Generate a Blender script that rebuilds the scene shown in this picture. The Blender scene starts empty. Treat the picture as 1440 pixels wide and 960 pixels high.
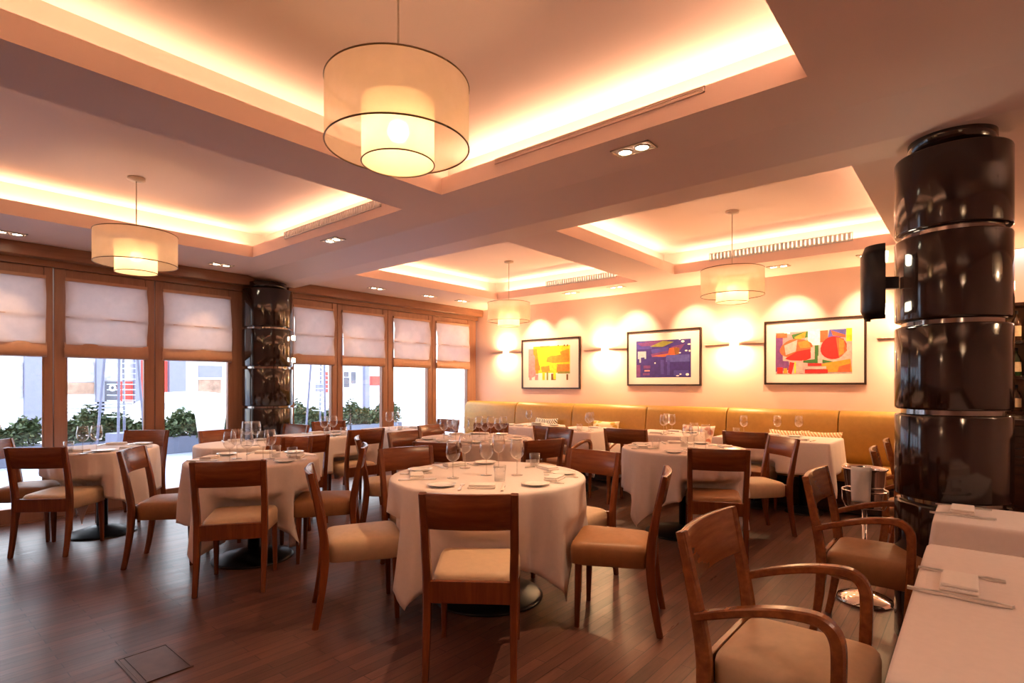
import bpy, bmesh, math, random
from math import sin, cos, pi, radians, sqrt, atan2, hypot
from mathutils import Vector, Matrix
random.seed(7)
SC = bpy.context.scene
COL = SC.collection
# ------------------------------------------------------------------ camera
F, CY, YAW, H = 776.0, 540.0, 0.699, 1.31
cam_d = bpy.data.cameras.new('camera'); cam = bpy.data.objects.new('camera', cam_d); COL.objects.link(cam)
cam.location = (0, 0, H); cam.rotation_euler = (pi/2, 0, YAW)
cam_d.sensor_width = 36; cam_d.lens = 36*F/1440; cam_d.shift_y = (CY-480)/1440; cam_d.clip_start = .05
SC.camera = cam
SC.view_settings.view_transform = 'Standard'; SC.view_settings.look = 'None'
SC.view_settings.gamma = 1; SC.view_settings.use_curve_mapping = False
SC.view_settings.exposure = 1.3
SC.cycles.use_denoising = True
SC.cycles.max_bounces = 8; SC.cycles.diffuse_bounces = 4; SC.cycles.glossy_bounces = 3
SC.cycles.transparent_max_bounces = 24; SC.cycles.transmission_bounces = 6
SC.cycles.sample_clamp_indirect = 6; SC.cycles.caustics_reflective = False; SC.cycles.caustics_refractive = False

# ------------------------------------------------------------------ materials
def newmat(name):
    m = bpy.data.materials.new(name); m.use_nodes = True
    nt = m.node_tree; b = nt.nodes['Principled BSDF']
    return m, nt, b
def tcoord(nt, scale=(1,1,1), obj=True, rot=(0,0,0)):
    tc = nt.nodes.new('ShaderNodeTexCoord'); mp = nt.nodes.new('ShaderNodeMapping')
    mp.inputs['Scale'].default_value = scale; mp.inputs['Rotation'].default_value = rot
    nt.links.new(tc.outputs['Object'], mp.inputs['Vector']); return mp
def ramp(nt, fac, stops):
    r = nt.nodes.new('ShaderNodeValToRGB'); e = r.color_ramp.elements
    e[0].position, e[0].color = stops[0][0], (*stops[0][1], 1)
    e[1].position, e[1].color = stops[-1][0], (*stops[-1][1], 1)
    for p, c in stops[1:-1]:
        n = e.new(p); n.color = (*c, 1)
    nt.links.new(fac, r.inputs['Fac']); return r
def noise(nt, vec, scale=5, detail=4, rough=.55):
    n = nt.nodes.new('ShaderNodeTexNoise'); n.inputs['Scale'].default_value = scale
    n.inputs['Detail'].default_value = detail; n.inputs['Roughness'].default_value = rough
    nt.links.new(vec, n.inputs['Vector']); return n
def bump(nt, b, h, strength=.1, dist=.01):
    n = nt.nodes.new('ShaderNodeBump'); n.inputs['Strength'].default_value = strength
    n.inputs['Distance'].default_value = dist
    nt.links.new(h, n.inputs['Height']); nt.links.new(n.outputs['Normal'], b.inputs['Normal'])
def plain(name, col, rough=.5, metal=0, var=.06, scale=8, spec=.5, bmp=0, stretch=(1,1,1)):
    m, nt, b = newmat(name)
    mp = tcoord(nt, stretch); n = noise(nt, mp.outputs['Vector'], scale)
    lo = tuple(c*(1-var) for c in col); hi = tuple(min(1, c*(1+var)) for c in col)
    r = ramp(nt, n.outputs['Fac'], [(.3, lo), (.7, hi)])
    nt.links.new(r.outputs['Color'], b.inputs['Base Color'])
    b.inputs['Roughness'].default_value = rough; b.inputs['Metallic'].default_value = metal
    b.inputs['Specular IOR Level'].default_value = spec
    if bmp: bump(nt, b, n.outputs['Fac'], bmp, .004)
    return m
def emit(name, col, s):
    m = bpy.data.materials.new(name); m.use_nodes = True; nt = m.node_tree
    nt.nodes.clear(); o = nt.nodes.new('ShaderNodeOutputMaterial'); e = nt.nodes.new('ShaderNodeEmission')
    e.inputs['Color'].default_value = (*col, 1); e.inputs['Strength'].default_value = s
    nt.links.new(e.outputs[0], o.inputs[0]); return m
def thin_glass(name, tint=(1,1,1), refl=.06, edge=.5):
    m = bpy.data.materials.new(name); m.use_nodes = True; nt = m.node_tree
    nt.nodes.clear(); o = nt.nodes.new('ShaderNodeOutputMaterial'); mx = nt.nodes.new('ShaderNodeMixShader')
    t = nt.nodes.new('ShaderNodeBsdfTransparent'); t.inputs[0].default_value = (*tint, 1)
    g = nt.nodes.new('ShaderNodeBsdfGlossy'); g.inputs['Roughness'].default_value = .02
    lw = nt.nodes.new('ShaderNodeLayerWeight'); lw.inputs['Blend'].default_value = .35
    mr = nt.nodes.new('ShaderNodeMapRange'); mr.inputs['To Min'].default_value = refl; mr.inputs['To Max'].default_value = edge
    pw = nt.nodes.new('ShaderNodeMath'); pw.operation = 'POWER'; pw.inputs[1].default_value = 1.5
    nt.links.new(lw.outputs['Facing'], pw.inputs[0]); nt.links.new(pw.outputs[0], mr.inputs['Value']); nt.links.new(mr.outputs[0], mx.inputs[0])
    nt.links.new(t.outputs[0], mx.inputs[1]); nt.links.new(g.outputs[0], mx.inputs[2]); nt.links.new(mx.outputs[0], o.inputs[0])
    return m
def translucent(name, col, trans=.0, tl=.5, weave=600):
    m = bpy.data.materials.new(name); m.use_nodes = True; nt = m.node_tree
    nt.nodes.clear(); o = nt.nodes.new('ShaderNodeOutputMaterial')
    d = nt.nodes.new('ShaderNodeBsdfDiffuse'); t = nt.nodes.new('ShaderNodeBsdfTranslucent'); tr = nt.nodes.new('ShaderNodeBsdfTransparent')
    mp = tcoord(nt); n = noise(nt, mp.outputs['Vector'], 14, 3)
    r = ramp(nt, n.outputs['Fac'], [(.3, tuple(c*.93 for c in col)), (.7, col)])
    nt.links.new(r.outputs[0], d.inputs[0]); nt.links.new(r.outputs[0], t.inputs[0])
    a = nt.nodes.new('ShaderNodeMixShader'); a.inputs[0].default_value = tl
    nt.links.new(d.outputs[0], a.inputs[1]); nt.links.new(t.outputs[0], a.inputs[2])
    b = nt.nodes.new('ShaderNodeMixShader'); b.inputs[0].default_value = trans
    nt.links.new(a.outputs[0], b.inputs[1]); nt.links.new(tr.outputs[0], b.inputs[2]); nt.links.new(b.outputs[0], o.inputs[0])
    return m
def wood(name, c1, c2, rough=.3, axis='Z', scale=1.0):
    m, nt, b = newmat(name)
    st = {'X': (1.2, 14, 14), 'Y': (14, 1.2, 14), 'Z': (14, 14, 1.2)}[axis]
    mp = tcoord(nt, tuple(s*scale for s in st)); n = noise(nt, mp.outputs['Vector'], 2.2, 6, .62)
    r = ramp(nt, n.outputs['Fac'], [(.3, c1), (.55, tuple((a+d)/2 for a, d in zip(c1, c2))), (.75, c2)])
    nt.links.new(r.outputs[0], b.inputs['Base Color']); b.inputs['Roughness'].default_value = rough
    bump(nt, b, n.outputs['Fac'], .02, .001); return m

M = {}
M['chair_wood'] = wood('cherry_wood', (.12,.027,.008), (.25,.068,.018), .27)
M['slat_wood'] = wood('cherry_wood_slat', (.14,.032,.009), (.27,.075,.020), .25, 'X')
M['arm_wood'] = wood('walnut_wood', (.17,.048,.014), (.32,.105,.030), .26, 'X')
M['seat_beige'] = plain('beige_leather', (.63,.45,.29), .5, var=.05, scale=30, bmp=.12)
M['seat_brown'] = plain('tan_leather', (.33,.15,.06), .5, var=.08, scale=30, bmp=.12)
M['cloth'] = plain('white_linen', (.84,.73,.69), .85, var=.02, scale=40, spec=.1, bmp=.05)
M['napkin'] = plain('napkin_linen', (.88,.80,.75), .85, var=.02, scale=60, spec=.1)
M['china'] = plain('white_china', (.85,.82,.78), .12, var=.01)
M['steel'] = plain('polished_steel', (.86,.83,.80), .33, 1, var=.03)
M['chrome'] = plain('chrome', (.8,.78,.76), .08, 1, var=.02)
M['black_metal'] = plain('black_metal', (.012,.013,.017), .35, .3, var=.1)
M['ceil'] = plain('ceiling_paint', (.82,.615,.54), .75, var=.012, scale=2, spec=.2)
M['ceil_gloss'] = plain('bulkhead_paint', (.82,.615,.54), .5, var=.012, scale=2, spec=.3)
M['wall'] = plain('wall_paint', (.80,.57,.49), .7, var=.015, scale=3, spec=.2)
M['frame'] = wood('window_oak', (.27,.125,.075), (.37,.185,.115), .32, 'Z', .7)
M['head'] = wood('header_oak', (.22,.095,.052), (.33,.15,.085), .3, 'Y', .7)
M['ring'] = plain('ring_metal', (.28,.26,.25), .12, 1)
M['column'] = plain('dark_lacquer', (.018,.008,.006), .11, 0, var=.4, scale=3, spec=.7, stretch=(4,4,.6))
M['banq'] = plain('mustard_leather', (.46,.25,.05), .42, var=.07, scale=20, bmp=.08)
M['blind'] = translucent('blind_fabric', (.66,.54,.52), 0, .26)
M['hem'] = plain('blind_hem_fabric', (.50,.27,.17), .45, var=.06, scale=20)
M['shade'] = translucent('organza', (.95,.80,.60), .40, .5)
M['shade_in'] = translucent('organza_inner', (.98,.84,.58), .25, .5)
M['rim'] = plain('bronze_wire', (.16,.10,.05), .35, .8)
M['cord'] = plain('cord', (.55,.42,.33), .5)
M['bulb'] = emit('lit_bulb', (1, .74, .36), 4)
M['glass'] = thin_glass('clear_glass', (.955,.95,.945), .10, 1.0)
M['pane'] = thin_glass('window_glass', (.97,.98,.98), .03, .35)
M['frame_black'] = plain('frame_black', (.035,.016,.010), .3)
M['brass'] = plain('satin_brass', (.75,.55,.36), .4, .5)
M['mat_board'] = plain('mat_board', (.86,.76,.66), .8, var=.01)
M['lamp_on'] = emit('lit_lamp', (1, .86, .62), 14)
M['gimbal'] = plain('gimbal_metal', (.6,.5,.4), .35, .6)
M['vent_white'] = plain('vent_white', (.78,.72,.68), .5)
M['grille'] = plain('grille_metal', (.62,.70,.74), .5, 0)
M['wood_dark'] = wood('bar_wood', (.02,.008,.005), (.045,.018,.010), .2, 'X')
M['hatch'] = plain('hatch_steel', (.13,.075,.06), .32, .7, var=.15, scale=14)
M['towel'] = plain('towel_linen', (.85,.78,.73), .9, var=.03, scale=60)
# floor
def floor_mat():
    m, nt, b = newmat('dark_strip_floor')
    mp = tcoord(nt, (1,1,1), rot=(0,0,pi/2)); br = nt.nodes.new('ShaderNodeTexBrick')
    br.offset = .37; br.inputs['Scale'].default_value = 1; br.inputs['Brick Width'].default_value = .62; br.inputs['Row Height'].default_value = .062
    br.inputs['Mortar Size'].default_value = .0022; br.inputs['Mortar Smooth'].default_value = .2; br.inputs['Bias'].default_value = 0
    br.inputs['Color1'].default_value = (.150,.066,.048,1); br.inputs['Color2'].default_value = (.084,.038,.029,1); br.inputs['Mortar'].default_value = (.03,.012,.008,1)
    nt.links.new(mp.outputs[0], br.inputs['Vector'])
    mp2 = tcoord(nt, (26, 2, 4)); n = noise(nt, mp2.outputs[0], 2.5, 6, .65)
    mx = nt.nodes.new('ShaderNodeMix'); mx.data_type = 'RGBA'; mx.blend_type = 'MULTIPLY'; mx.inputs['Factor'].default_value = .6
    r = ramp(nt, n.outputs['Fac'], [(.3, (.55,.5,.5)), (.7, (1.35,1.3,1.25))])
    nt.links.new(br.outputs['Color'], mx.inputs['A']); nt.links.new(r.outputs[0], mx.inputs['B'])
    nt.links.new(mx.outputs['Result'], b.inputs['Base Color'])
    n2 = noise(nt, mp2.outputs[0], 1.0, 3)
    rr = nt.nodes.new('ShaderNodeMapRange'); rr.inputs['To Min'].default_value = .22; rr.inputs['To Max'].default_value = .42
    nt.links.new(n2.outputs['Fac'], rr.inputs['Value']); nt.links.new(rr.outputs[0], b.inputs['Roughness'])
    ma = nt.nodes.new('ShaderNodeMath'); ma.operation = 'MULTIPLY_ADD'; ma.inputs[1].default_value = .35
    sb = nt.nodes.new('ShaderNodeMath'); sb.operation = 'SUBTRACT'; sb.inputs[0].default_value = 1
    nt.links.new(br.outputs['Fac'], sb.inputs[1]); nt.links.new(n.outputs['Fac'], ma.inputs[0]); nt.links.new(sb.outputs[0], ma.inputs[2])
    bump(nt, b, ma.outputs[0], .35, .004); return m
M['floor'] = floor_mat()

# ------------------------------------------------------------------ mesh helpers
class MB:
    def __init__(s): s.v = []; s.f = []; s.mi = []; s.sm = []
    def add(s, vs, fs, mi=0, smooth=False):
        o = len(s.v); s.v += [tuple(v) for v in vs]
        for f in fs: s.f.append(tuple(i+o for i in f)); s.mi.append(mi); s.sm.append(smooth)
    def box(s, c, d, rz=0, mi=0, bev=0, mat=None):
        bm = bmesh.new(); bmesh.ops.create_cube(bm, size=1)
        bmesh.ops.scale(bm, vec=d, verts=bm.verts)
        if bev: bmesh.ops.bevel(bm, geom=list(bm.edges), offset=min(bev, min(d)*.45), segments=2, profile=.5, affect='EDGES')
        X = Matrix.Translation(c) @ (mat if mat else Matrix.Rotation(rz, 4, 'Z'))
        bm.verts.ensure_lookup_table(); bm.verts.index_update()
        s.add([X @ v.co for v in bm.verts], [[v.index for v in f.verts] for f in bm.faces], mi, False); bm.free()
    def b2(s, x0, x1, y0, y1, z0, z1, mi=0, bev=0):
        s.box(((x0+x1)/2, (y0+y1)/2, (z0+z1)/2), (abs(x1-x0), abs(y1-y0), abs(z1-z0)), 0, mi, bev)
    def lathe(s, prof, n=24, mi=0, c=(0,0,0), smooth=True, a0=0, a1=2*pi):
        vs = []; fs = []; full = abs(a1-a0-2*pi) < 1e-6; m = n if full else n+1
        for r, z in prof:
            for i in range(m):
                a = a0+(a1-a0)*i/n; vs.append((c[0]+r*cos(a), c[1]+r*sin(a), c[2]+z))
        for k in range(len(prof)-1):
            for i in range(n):
                j = (i+1) % m
                fs.append((k*m+i, k*m+j, (k+1)*m+j, (k+1)*m+i))
        s.add(vs, fs, mi, smooth)
    def tube(s, path, r, n=10, mi=0, cap=True):
        path = [Vector(p) for p in path]; vs = []; fs = []; R = r if isinstance(r, (list, tuple)) else [r]*len(path)
        for i, p in enumerate(path):
            t = (path[min(i+1, len(path)-1)]-path[max(i-1, 0)]).normalized()
            u = t.cross(Vector((0,0,1))); u = u.normalized() if u.length > 1e-4 else Vector((1,0,0)); w = t.cross(u)
            for k in range(n):
                a = 2*pi*k/n; vs.append(p+u*cos(a)*R[i]+w*sin(a)*R[i])
        for i in range(len(path)-1):
            for k in range(n):
                l = (k+1) % n; fs.append((i*n+k, i*n+l, (i+1)*n+l, (i+1)*n+k))
        if cap: fs.append(tuple(range(n))[::-1]); fs.append(tuple(range((len(path)-1)*n, len(path)*n)))
        s.add(vs, fs, mi, True)
    def bar(s, path, wd, side=(1,0,0), mi=0, ch=.18):
        # sweep a chamfered rectangle; wd = list of (width along side, depth)
        path = [Vector(p) for p in path]; side = Vector(side); vs = []; fs = []
        if isinstance(wd, tuple): wd = [wd]*len(path)
        if len(path) > 4:   # smooth curved members
            P2, W2 = [], []
            for i in range(len(path)-1):
                p0, p1, p2, p3 = path[max(i-1, 0)], path[i], path[i+1], path[min(i+2, len(path)-1)]
                for k in range(4):
                    u = k/4; P2.append(.5*(2*p1+(p2-p0)*u+(2*p0-5*p1+4*p2-p3)*u*u+(3*p1-p0-3*p2+p3)*u**3))
                    W2.append((wd[i][0]*(1-u)+wd[i+1][0]*u, wd[i][1]*(1-u)+wd[i+1][1]*u))
            P2.append(path[-1]); W2.append(wd[-1]); path, wd = P2, W2
        for i, p in enumerate(path):
            t = (path[min(i+1, len(path)-1)]-path[max(i-1, 0)]).normalized()
            u = (side-t*side.dot(t)).normalized(); w = t.cross(u)
            a, b = wd[i][0]/2, wd[i][1]/2; k = min(a, b)*ch*2
            for (x, y) in ((a-k,b),(a,b-k),(a,-b+k),(a-k,-b),(-a+k,-b),(-a,-b+k),(-a,b-k),(-a+k,b)): vs.append(p+u*x+w*y)
        n = 8
        for i in range(len(path)-1):
            for k in range(n):
                l = (k+1) % n; fs.append((i*n+k, i*n+l, (i+1)*n+l, (i+1)*n+k))
        fs.append(tuple(range(n))[::-1]); fs.append(tuple(range((len(path)-1)*n, len(path)*n)))
        s.add(vs, fs, mi, False)
    def prism(s, poly, z0, z1, mi=0, X=None):
        n = len(poly); vs = [(x, y, z0) for x, y in poly]+[(x, y, z1) for x, y in poly]
        if X: vs = [X @ Vector(v) for v in vs]
        fs = [tuple(range(n))[::-1], tuple(range(n, 2*n))]+[(i, (i+1) % n, n+(i+1) % n, n+i) for i in range(n)]
        s.add(vs, fs, mi)
    def grid(s, P, mi=0, smooth=True, closed=False):
        nr = len(P); nc = len(P[0]); vs = [p for row in P for p in row]; fs = []
        for i in range(nr-1):
            for j in range(nc if closed else nc-1):
                k = (j+1) % nc; fs.append((i*nc+j, i*nc+k, (i+1)*nc+k, (i+1)*nc+j))
        s.add(vs, fs, mi, smooth)
    def mesh(s, name, mats, recalc=True):
        me = bpy.data.meshes.new(name); me.from_pydata(s.v, [], s.f)
        for m in (mats if isinstance(mats, (list, tuple)) else [mats]): me.materials.append(m)
        for p, mi, sm in zip(me.polygons, s.mi, s.sm): p.material_index = mi; p.use_smooth = sm
        if recalc:
            bm = bmesh.new(); bm.from_mesh(me); bmesh.ops.recalc_face_normals(bm, faces=bm.faces); bm.to_mesh(me); bm.free()
        me.update(); return me
    def obj(s, name, mats, parent=None, loc=(0,0,0), rz=0, recalc=True):
        o = bpy.data.objects.new(name, s.mesh(name, mats, recalc)); COL.objects.link(o)
        o.location = loc; o.rotation_euler = (0, 0, rz)
        if parent: o.parent = parent
        return o
def tag(o, label=None, cat=None, group=None, kind=None):
    if label: o['label'] = label
    if cat: o['category'] = cat
    if group: o['group'] = group
    if kind: o['kind'] = kind
    return o
def thing(name, label, cat, loc=(0,0,0), rz=0, group=None):
    o = bpy.data.objects.new(name, None); COL.objects.link(o); o.empty_display_size = .1
    o.location = loc; o.rotation_euler = (0, 0, rz); return tag(o, label, cat, group)
def kids(o): return [x for x in COL.objects if x.parent == o]
KIDS = {}
def dup(root, loc, rz, label, group=None):
    if root.name not in KIDS:
        KIDS[root.name] = [(c, kids(c)) for c in kids(root)]
    r = root.copy(); COL.objects.link(r); r.location = loc; r.rotation_euler = (0, 0, rz); r['label'] = label
    if group: r['group'] = group
    for ch, gs in KIDS[root.name]:
        c = ch.copy(); COL.objects.link(c); c.parent = r
        for g in gs:
            d = g.copy(); COL.objects.link(d); d.parent = c
    return r
class Proto:
    """first use moves the built thing itself, later uses copy it"""
    def __init__(s, root): s.root = root; s.used = False; KIDS[root.name] = [(c, kids(c)) for c in kids(root)]
    def put(s, loc, rz, label, group=None):
        if not s.used:
            s.used = True; r = s.root; r.location = loc; r.rotation_euler = (0, 0, rz); r['label'] = label
            if group: r['group'] = group
            return r
        return dup(s.root, loc, rz, label, group)
def struct(o): o['kind'] = 'structure'; return o
def px(p):  # horizontal place in the view, used only to put words such as 'leftmost' into labels
    d = -sin(YAW)*p[0]+cos(YAW)*p[1]; return (cos(YAW)*p[0]+sin(YAW)*p[1])/d
ORD = ['leftmost', 'second from left', 'third from left', 'fourth from left', 'fifth from left', 'sixth from left', 'seventh from left', 'eighth from left', 'ninth from left', 'tenth from left']

# ------------------------------------------------------------------ room shell
XW, YA, ZC, ZU = -6.9, 7.18, 2.62, 2.93
XR, YB = 2.4, -2.6
m = MB(); m.b2(XW-.1, XR+.1, YB-.1, YA+.1, -.08, 0); struct(m.obj('floor', M['floor']))
COF = [(-2.83,-.55,-.7,2.61), (-5.72,-3.29,-.7,2.64), (-5.70,-3.30,3.80,6.42), (-2.75,-.57,3.80,6.28)]
# flat ceiling with four rectangular openings
m = MB()
xs = sorted({XW-.1, XR+.1, *[c[0] for c in COF], *[c[1] for c in COF]}); ys = sorted({YB-.1, YA+.1, *[c[2] for c in COF], *[c[3] for c in COF]})
for i in range(len(xs)-1):
    for j in range(len(ys)-1):
        cx, cy = (xs[i]+xs[i+1])/2, (ys[j]+ys[j+1])/2
        if not any(c[0] < cx < c[1] and c[2] < cy < c[3] for c in COF):
            m.add([(xs[i],ys[j],ZC),(xs[i],ys[j+1],ZC),(xs[i+1],ys[j+1],ZC),(xs[i+1],ys[j],ZC)], [(0,1,2,3)])
struct(m.obj('ceiling', M['ceil'], recalc=False))
LP, LD = .115, .24     # lip height, ledge depth
for k, (x0, x1, y0, y1) in enumerate(COF):
    m = MB(); t = .025
    for (a0,a1,b0,b1) in ((x0-t,x0,y0-t,y1+t),(x1,x1+t,y0-t,y1+t),(x0,x1,y0-t,y0),(x0,x1,y1,y1+t)): m.b2(a0,a1,b0,b1,ZC,ZC+LP)
    o = LD
    for (a0,a1,b0,b1) in ((x0-o,x0-t,y0-o,y1+o),(x1+t,x1+o,y0-o,y1+o),(x0-t,x1+t,y0-o,y0-t),(x0-t,x1+t,y1+t,y1+o)): m.b2(a0,a1,b0,b1,ZC+.005,ZC+.025)
    q = .03
    for (a0,a1,b0,b1) in ((x0-o-q,x0-o,y0-o-q,y1+o+q),(x1+o,x1+o+q,y0-o-q,y1+o+q),(x0-o,x1+o,y0-o-q,y0-o),(x0-o,x1+o,y1+o,y1+o+q)): m.b2(a0,a1,b0,b1,ZC+.005,ZU)
    m.b2(x0-o-q, x1+o+q, y0-o-q, y1+o+q, ZU, ZU+.03)
    struct(m.obj('ceiling_coffer', M['ceil']))
# bulkhead beam with sloped near face
m = MB()
pr = [(2.98,ZC+.01),(3.36,2.545),(3.63,2.545),(3.63,ZC+.01)]
vs = [(x,y,z) for x in (XW,.55) for y,z in pr]
m.add(vs, [(0,1,2,3),(7,6,5,4),(0,4,5,1),(1,5,6,2),(2,6,7,3)])
struct(m.obj('ceiling_beam', M['ceil_gloss']))
# art wall, right and rear walls
m = MB(); m.b2(XW-.1, .12, YA, YA+.1, 0, ZC+.02); struct(m.obj('wall_back', M['wall']))
m = MB(); m.b2(.12, XR+.1, YA+.25, YA+.35, 0, ZC+.02); m.b2(.1,.12,YA,YA+.35,0,ZC+.02); struct(m.obj('wall_bar', M['wall']))
m = MB(); m.b2(XR, XR+.1, YB, YA+.3, 0, ZC+.02); struct(m.obj('wall_right', M['wall']))
m = MB(); m.b2(XW-.1, XR, YB-.1, YB, 0, ZC+.02); struct(m.obj('wall_front', M['wall']))
m = MB(); m.b2(XW-.1, XW, YB, -.5, 0, ZC+.02); struct(m.obj('wall_left', M['wall']))
m = MB(); m.b2(XW, .1, YA-.02, YA, 0, .1); struct(m.obj('baseboard_back', M['wall']))

# ------------------------------------------------------------------ window wall
def panel(n, y0, y1, gl0, gl1):
    m = MB(); x0, x1 = XW-.05, XW+.04
    zb, zt = .15, 2.33
    m.b2(x0,x1,y0+.003,gl0,0.012,2.44,bev=.006); m.b2(x0,x1,gl1,y1-.003,0.012,2.44,bev=.006)
    m.b2(x0+.005,x1-.005,gl0,gl1,0.012,zb,bev=.006); m.b2(x0+.005,x1-.005,gl0,gl1,zt,2.44,bev=.006)
    for s in (gl0, gl1-.012): m.b2(x1-.02,x1-.006,s,s+.012,zb,zt)
    o = struct(m.obj(f'window_{n}', M['frame']))
    g = MB(); g.b2(XW-.012,XW-.006,gl0,gl1,zb,zt); g.obj('pane', M['pane'], o)
PAN = [(-.5,.375,-.40,.28), (.375,1.238,.475,1.165), (1.238,2.103,1.335,2.012), (2.103,3.10,2.188,2.885), (3.62,4.35,3.70,4.272), (4.35,5.22,4.43,5.128), (5.22,6.12,5.325,6.035), (6.12,7.16,6.205,6.95)]
for i, p in enumerate(PAN): panel(i+1, *p)
for k, (y0, y1) in enumerate(((-.5,3.12),(3.55,7.175))):
    m = MB(); m.b2(XW-.05, XW+.20, y0, y1, 2.50, ZC, bev=.008); m.b2(XW-.05, XW+.07, y0, y1, 2.44, 2.50); struct(m.obj(f'trim_{k+1}', M['head']))
    m = MB(); m.b2(XW-.06, XW+.06, y0, y1, 0, .012); struct(m.obj(f'trim_{k+3}', M['frame']))
m = MB(); m.b2(XW-.1, XW-.04, 3.1, 3.62, 0, ZC); struct(m.obj('wall_pier', M['frame']))
BN = ['cut off at the left picture edge','on the leftmost full window','second window from left','third window, left of the dark column','just right of the dark column','second window right of the column','bright, third window right of the column','bright, last window before the art wall']
for i, p in enumerate(PAN):
    if i == 0: continue
    gl0, gl1 = p[2]-.012, p[3]+.012; zt = 2.325
    t = thing('roman_blind', '', 'window blind', (XW+.05, (gl0+gl1)/2, 1.57), 0, 'roman blinds on the window wall')
    t['label'] = ['', 'pale roman blind with brown hem, cut off at the left picture edge', 'pale roman blind with brown hem on second window from left', 'pale roman blind with brown hem on window left of dark column', 'pale roman blind with brown hem just right of the dark column', 'crumpled pale roman blind on second window right of dark column', 'glowing white roman blind on third window right of dark column', 'glowing white roman blind on last window beside the art wall'][i]
    hw = (gl1-gl0)/2; rows = []
    for r in range(25):
        z = zt-1.57-(zt-1.57-.13)*r/24; row = []
        for c in range(29):
            y = -hw+2*hw*c/28
            d = .024*abs(sin(y*5+z*(3+i%3)+i*1.7))**.8+.018*abs(sin(y*7-z*5+i*2.3))+.004*sin(y*27+z*6+i)*(1-.6*sin(z*4)); d *= min(1, (zt-1.57-z)*6)
            d += .022*math.exp(-((z-.40)/.010)**2)
            row.append((d, y*(1-.015*max(0, sin(z*4+i))), z))
        rows.append(row)
    m = MB(); m.grid(rows); m.obj('fabric', M['blind'], t)
    m = MB(); m.b2(.002,.030,-hw+.004,hw-.004,.397,.404); m.obj('batten', M['hem'], t)
    m = MB(); rows = []
    for (dx, z) in ((.004,.15),(.016,.135),(.03,.06),(.026,.012),(.01,0),(.0,.03),(-.006,.1)):
        rows.append([(dx+.003*sin(c*1.3+i), -hw-.006+(2*hw+.012)*c/14, z) for c in range(15)])
    m.grid(rows); m.obj('hem', M['hem'], t)
    m = MB(); m.b2(-.01,.018,-hw,hw,zt-1.57,zt-1.57+.03); m.obj('head_rail', M['hem'], t)

# ------------------------------------------------------------------ columns
def column(name, label, x, y, r, gaps, ztop, zcol):
    t = thing(name, label, 'column', (x, y, 0))
    zs = [0]+sorted(gaps)+[ztop]
    for i in range(len(zs)-1):
        a, b = zs[i]+(.012 if i else 0), zs[i+1]-.012; e = .012
        m = MB(); m.lathe([(0,a),(r-e,a),(r-.003,a+.004),(r,a+e),(r,b-e),(r-.003,b-.004),(r-e,b),(0,b)], 64); m.obj('drum', M['column'], t)
    for g in gaps:
        m = MB(); m.lathe([(r-.028,g-.0118),(r-.028,g+.0118)], 64); o = m.obj('ring', M['ring'], t); o['label'] = 'chrome ring between drums'
    m = MB(); m.lathe([(0,ztop-.01),(r*.76,ztop-.01),(r*.76,zcol),(0,zcol)], 48); m.obj('collar', M['column'], t)
    return t
column('round_column', 'big dark glossy round column of stacked drums in the right foreground', -.095, 3.57, .238, [2.06,1.614,1.172,.731,.29], 2.475, ZC-.002)
column('round_column', 'dark glossy round column between the two window banks', -6.68, 3.27, .285, [1.985,1.51,1.035,.56,.1], 2.47, 2.545)
def sconce(x, y, z, ang, label, slim=False):
    t = thing('wall_sconce', label, 'wall light', (x, y, z), ang, 'up and down lights on the columns')
    m = MB()
    if slim: m.b2(-.03,.005,-.03,.03,-.19,.19,bev=.004)
    else: m.lathe([(.075,-.15),(.085,-.19),(.105,-.14),(.105,.14),(.085,.19),(.075,.15),(.075,-.15)], 16, a0=-1.2, a1=1.2); m.obj('shield', M['black_metal'], t)
    if not slim: m = MB(); m.b2(-.06,.09,-.02,.02,-.03,.03); m.obj('bracket', M['black_metal'], t)
    for s in (-1, 1):
        m = MB(); q = .6 if slim else 1; m.lathe([(0,s*.11),(.03*q,s*.11),(.034*q,s*.16),(.0,s*.165)], 16, c=(.018,0,0)); m.obj('lamp', M['lamp_on'], t)
dx, dy = -.86, -.51
sconce(-.095+dx*.31, 3.57+dy*.31, 1.83, atan2(dy, dx), 'black up and down light on the left side of the foreground column')
dx, dy = .80, .60
sconce(-6.68+dx*.305, 3.27+dy*.305, 1.74, atan2(dy, dx), 'small yellow up and down light on the column between windows', True)

# ------------------------------------------------------------------ lights
def area(name, loc, rot, sx, sy, w, col):
    l = bpy.data.lights.new(name, 'AREA'); l.shape = 'RECTANGLE'; l.size = sx; l.size_y = sy; l.energy = w; l.color = col
    o = bpy.data.objects.new(name, l); COL.objects.link(o); o.location = loc; o.rotation_euler = rot; return o
def spot(name, loc, target, w, col, ang, blend=.5, r=.03):
    l = bpy.data.lights.new(name, 'SPOT'); l.energy = w; l.color = col; l.spot_size = radians(ang); l.spot_blend = blend; l.shadow_soft_size = r
    o = bpy.data.objects.new(name, l); COL.objects.link(o); o.location = loc
    o.rotation_euler = (Vector(target)-Vector(loc)).to_track_quat('-Z', 'Y').to_euler(); return o
def point(name, loc, w, col, r=.03):
    l = bpy.data.lights.new(name, 'POINT'); l.energy = w; l.color = col; l.shadow_soft_size = r
    o = bpy.data.objects.new(name, l); COL.objects.link(o); o.location = loc; return o
WARM = (1.0, .55, .27); COVE = (1.0, .74, .47)
CW = [2.3, 1.8, 1.9, 1.9]
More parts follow.
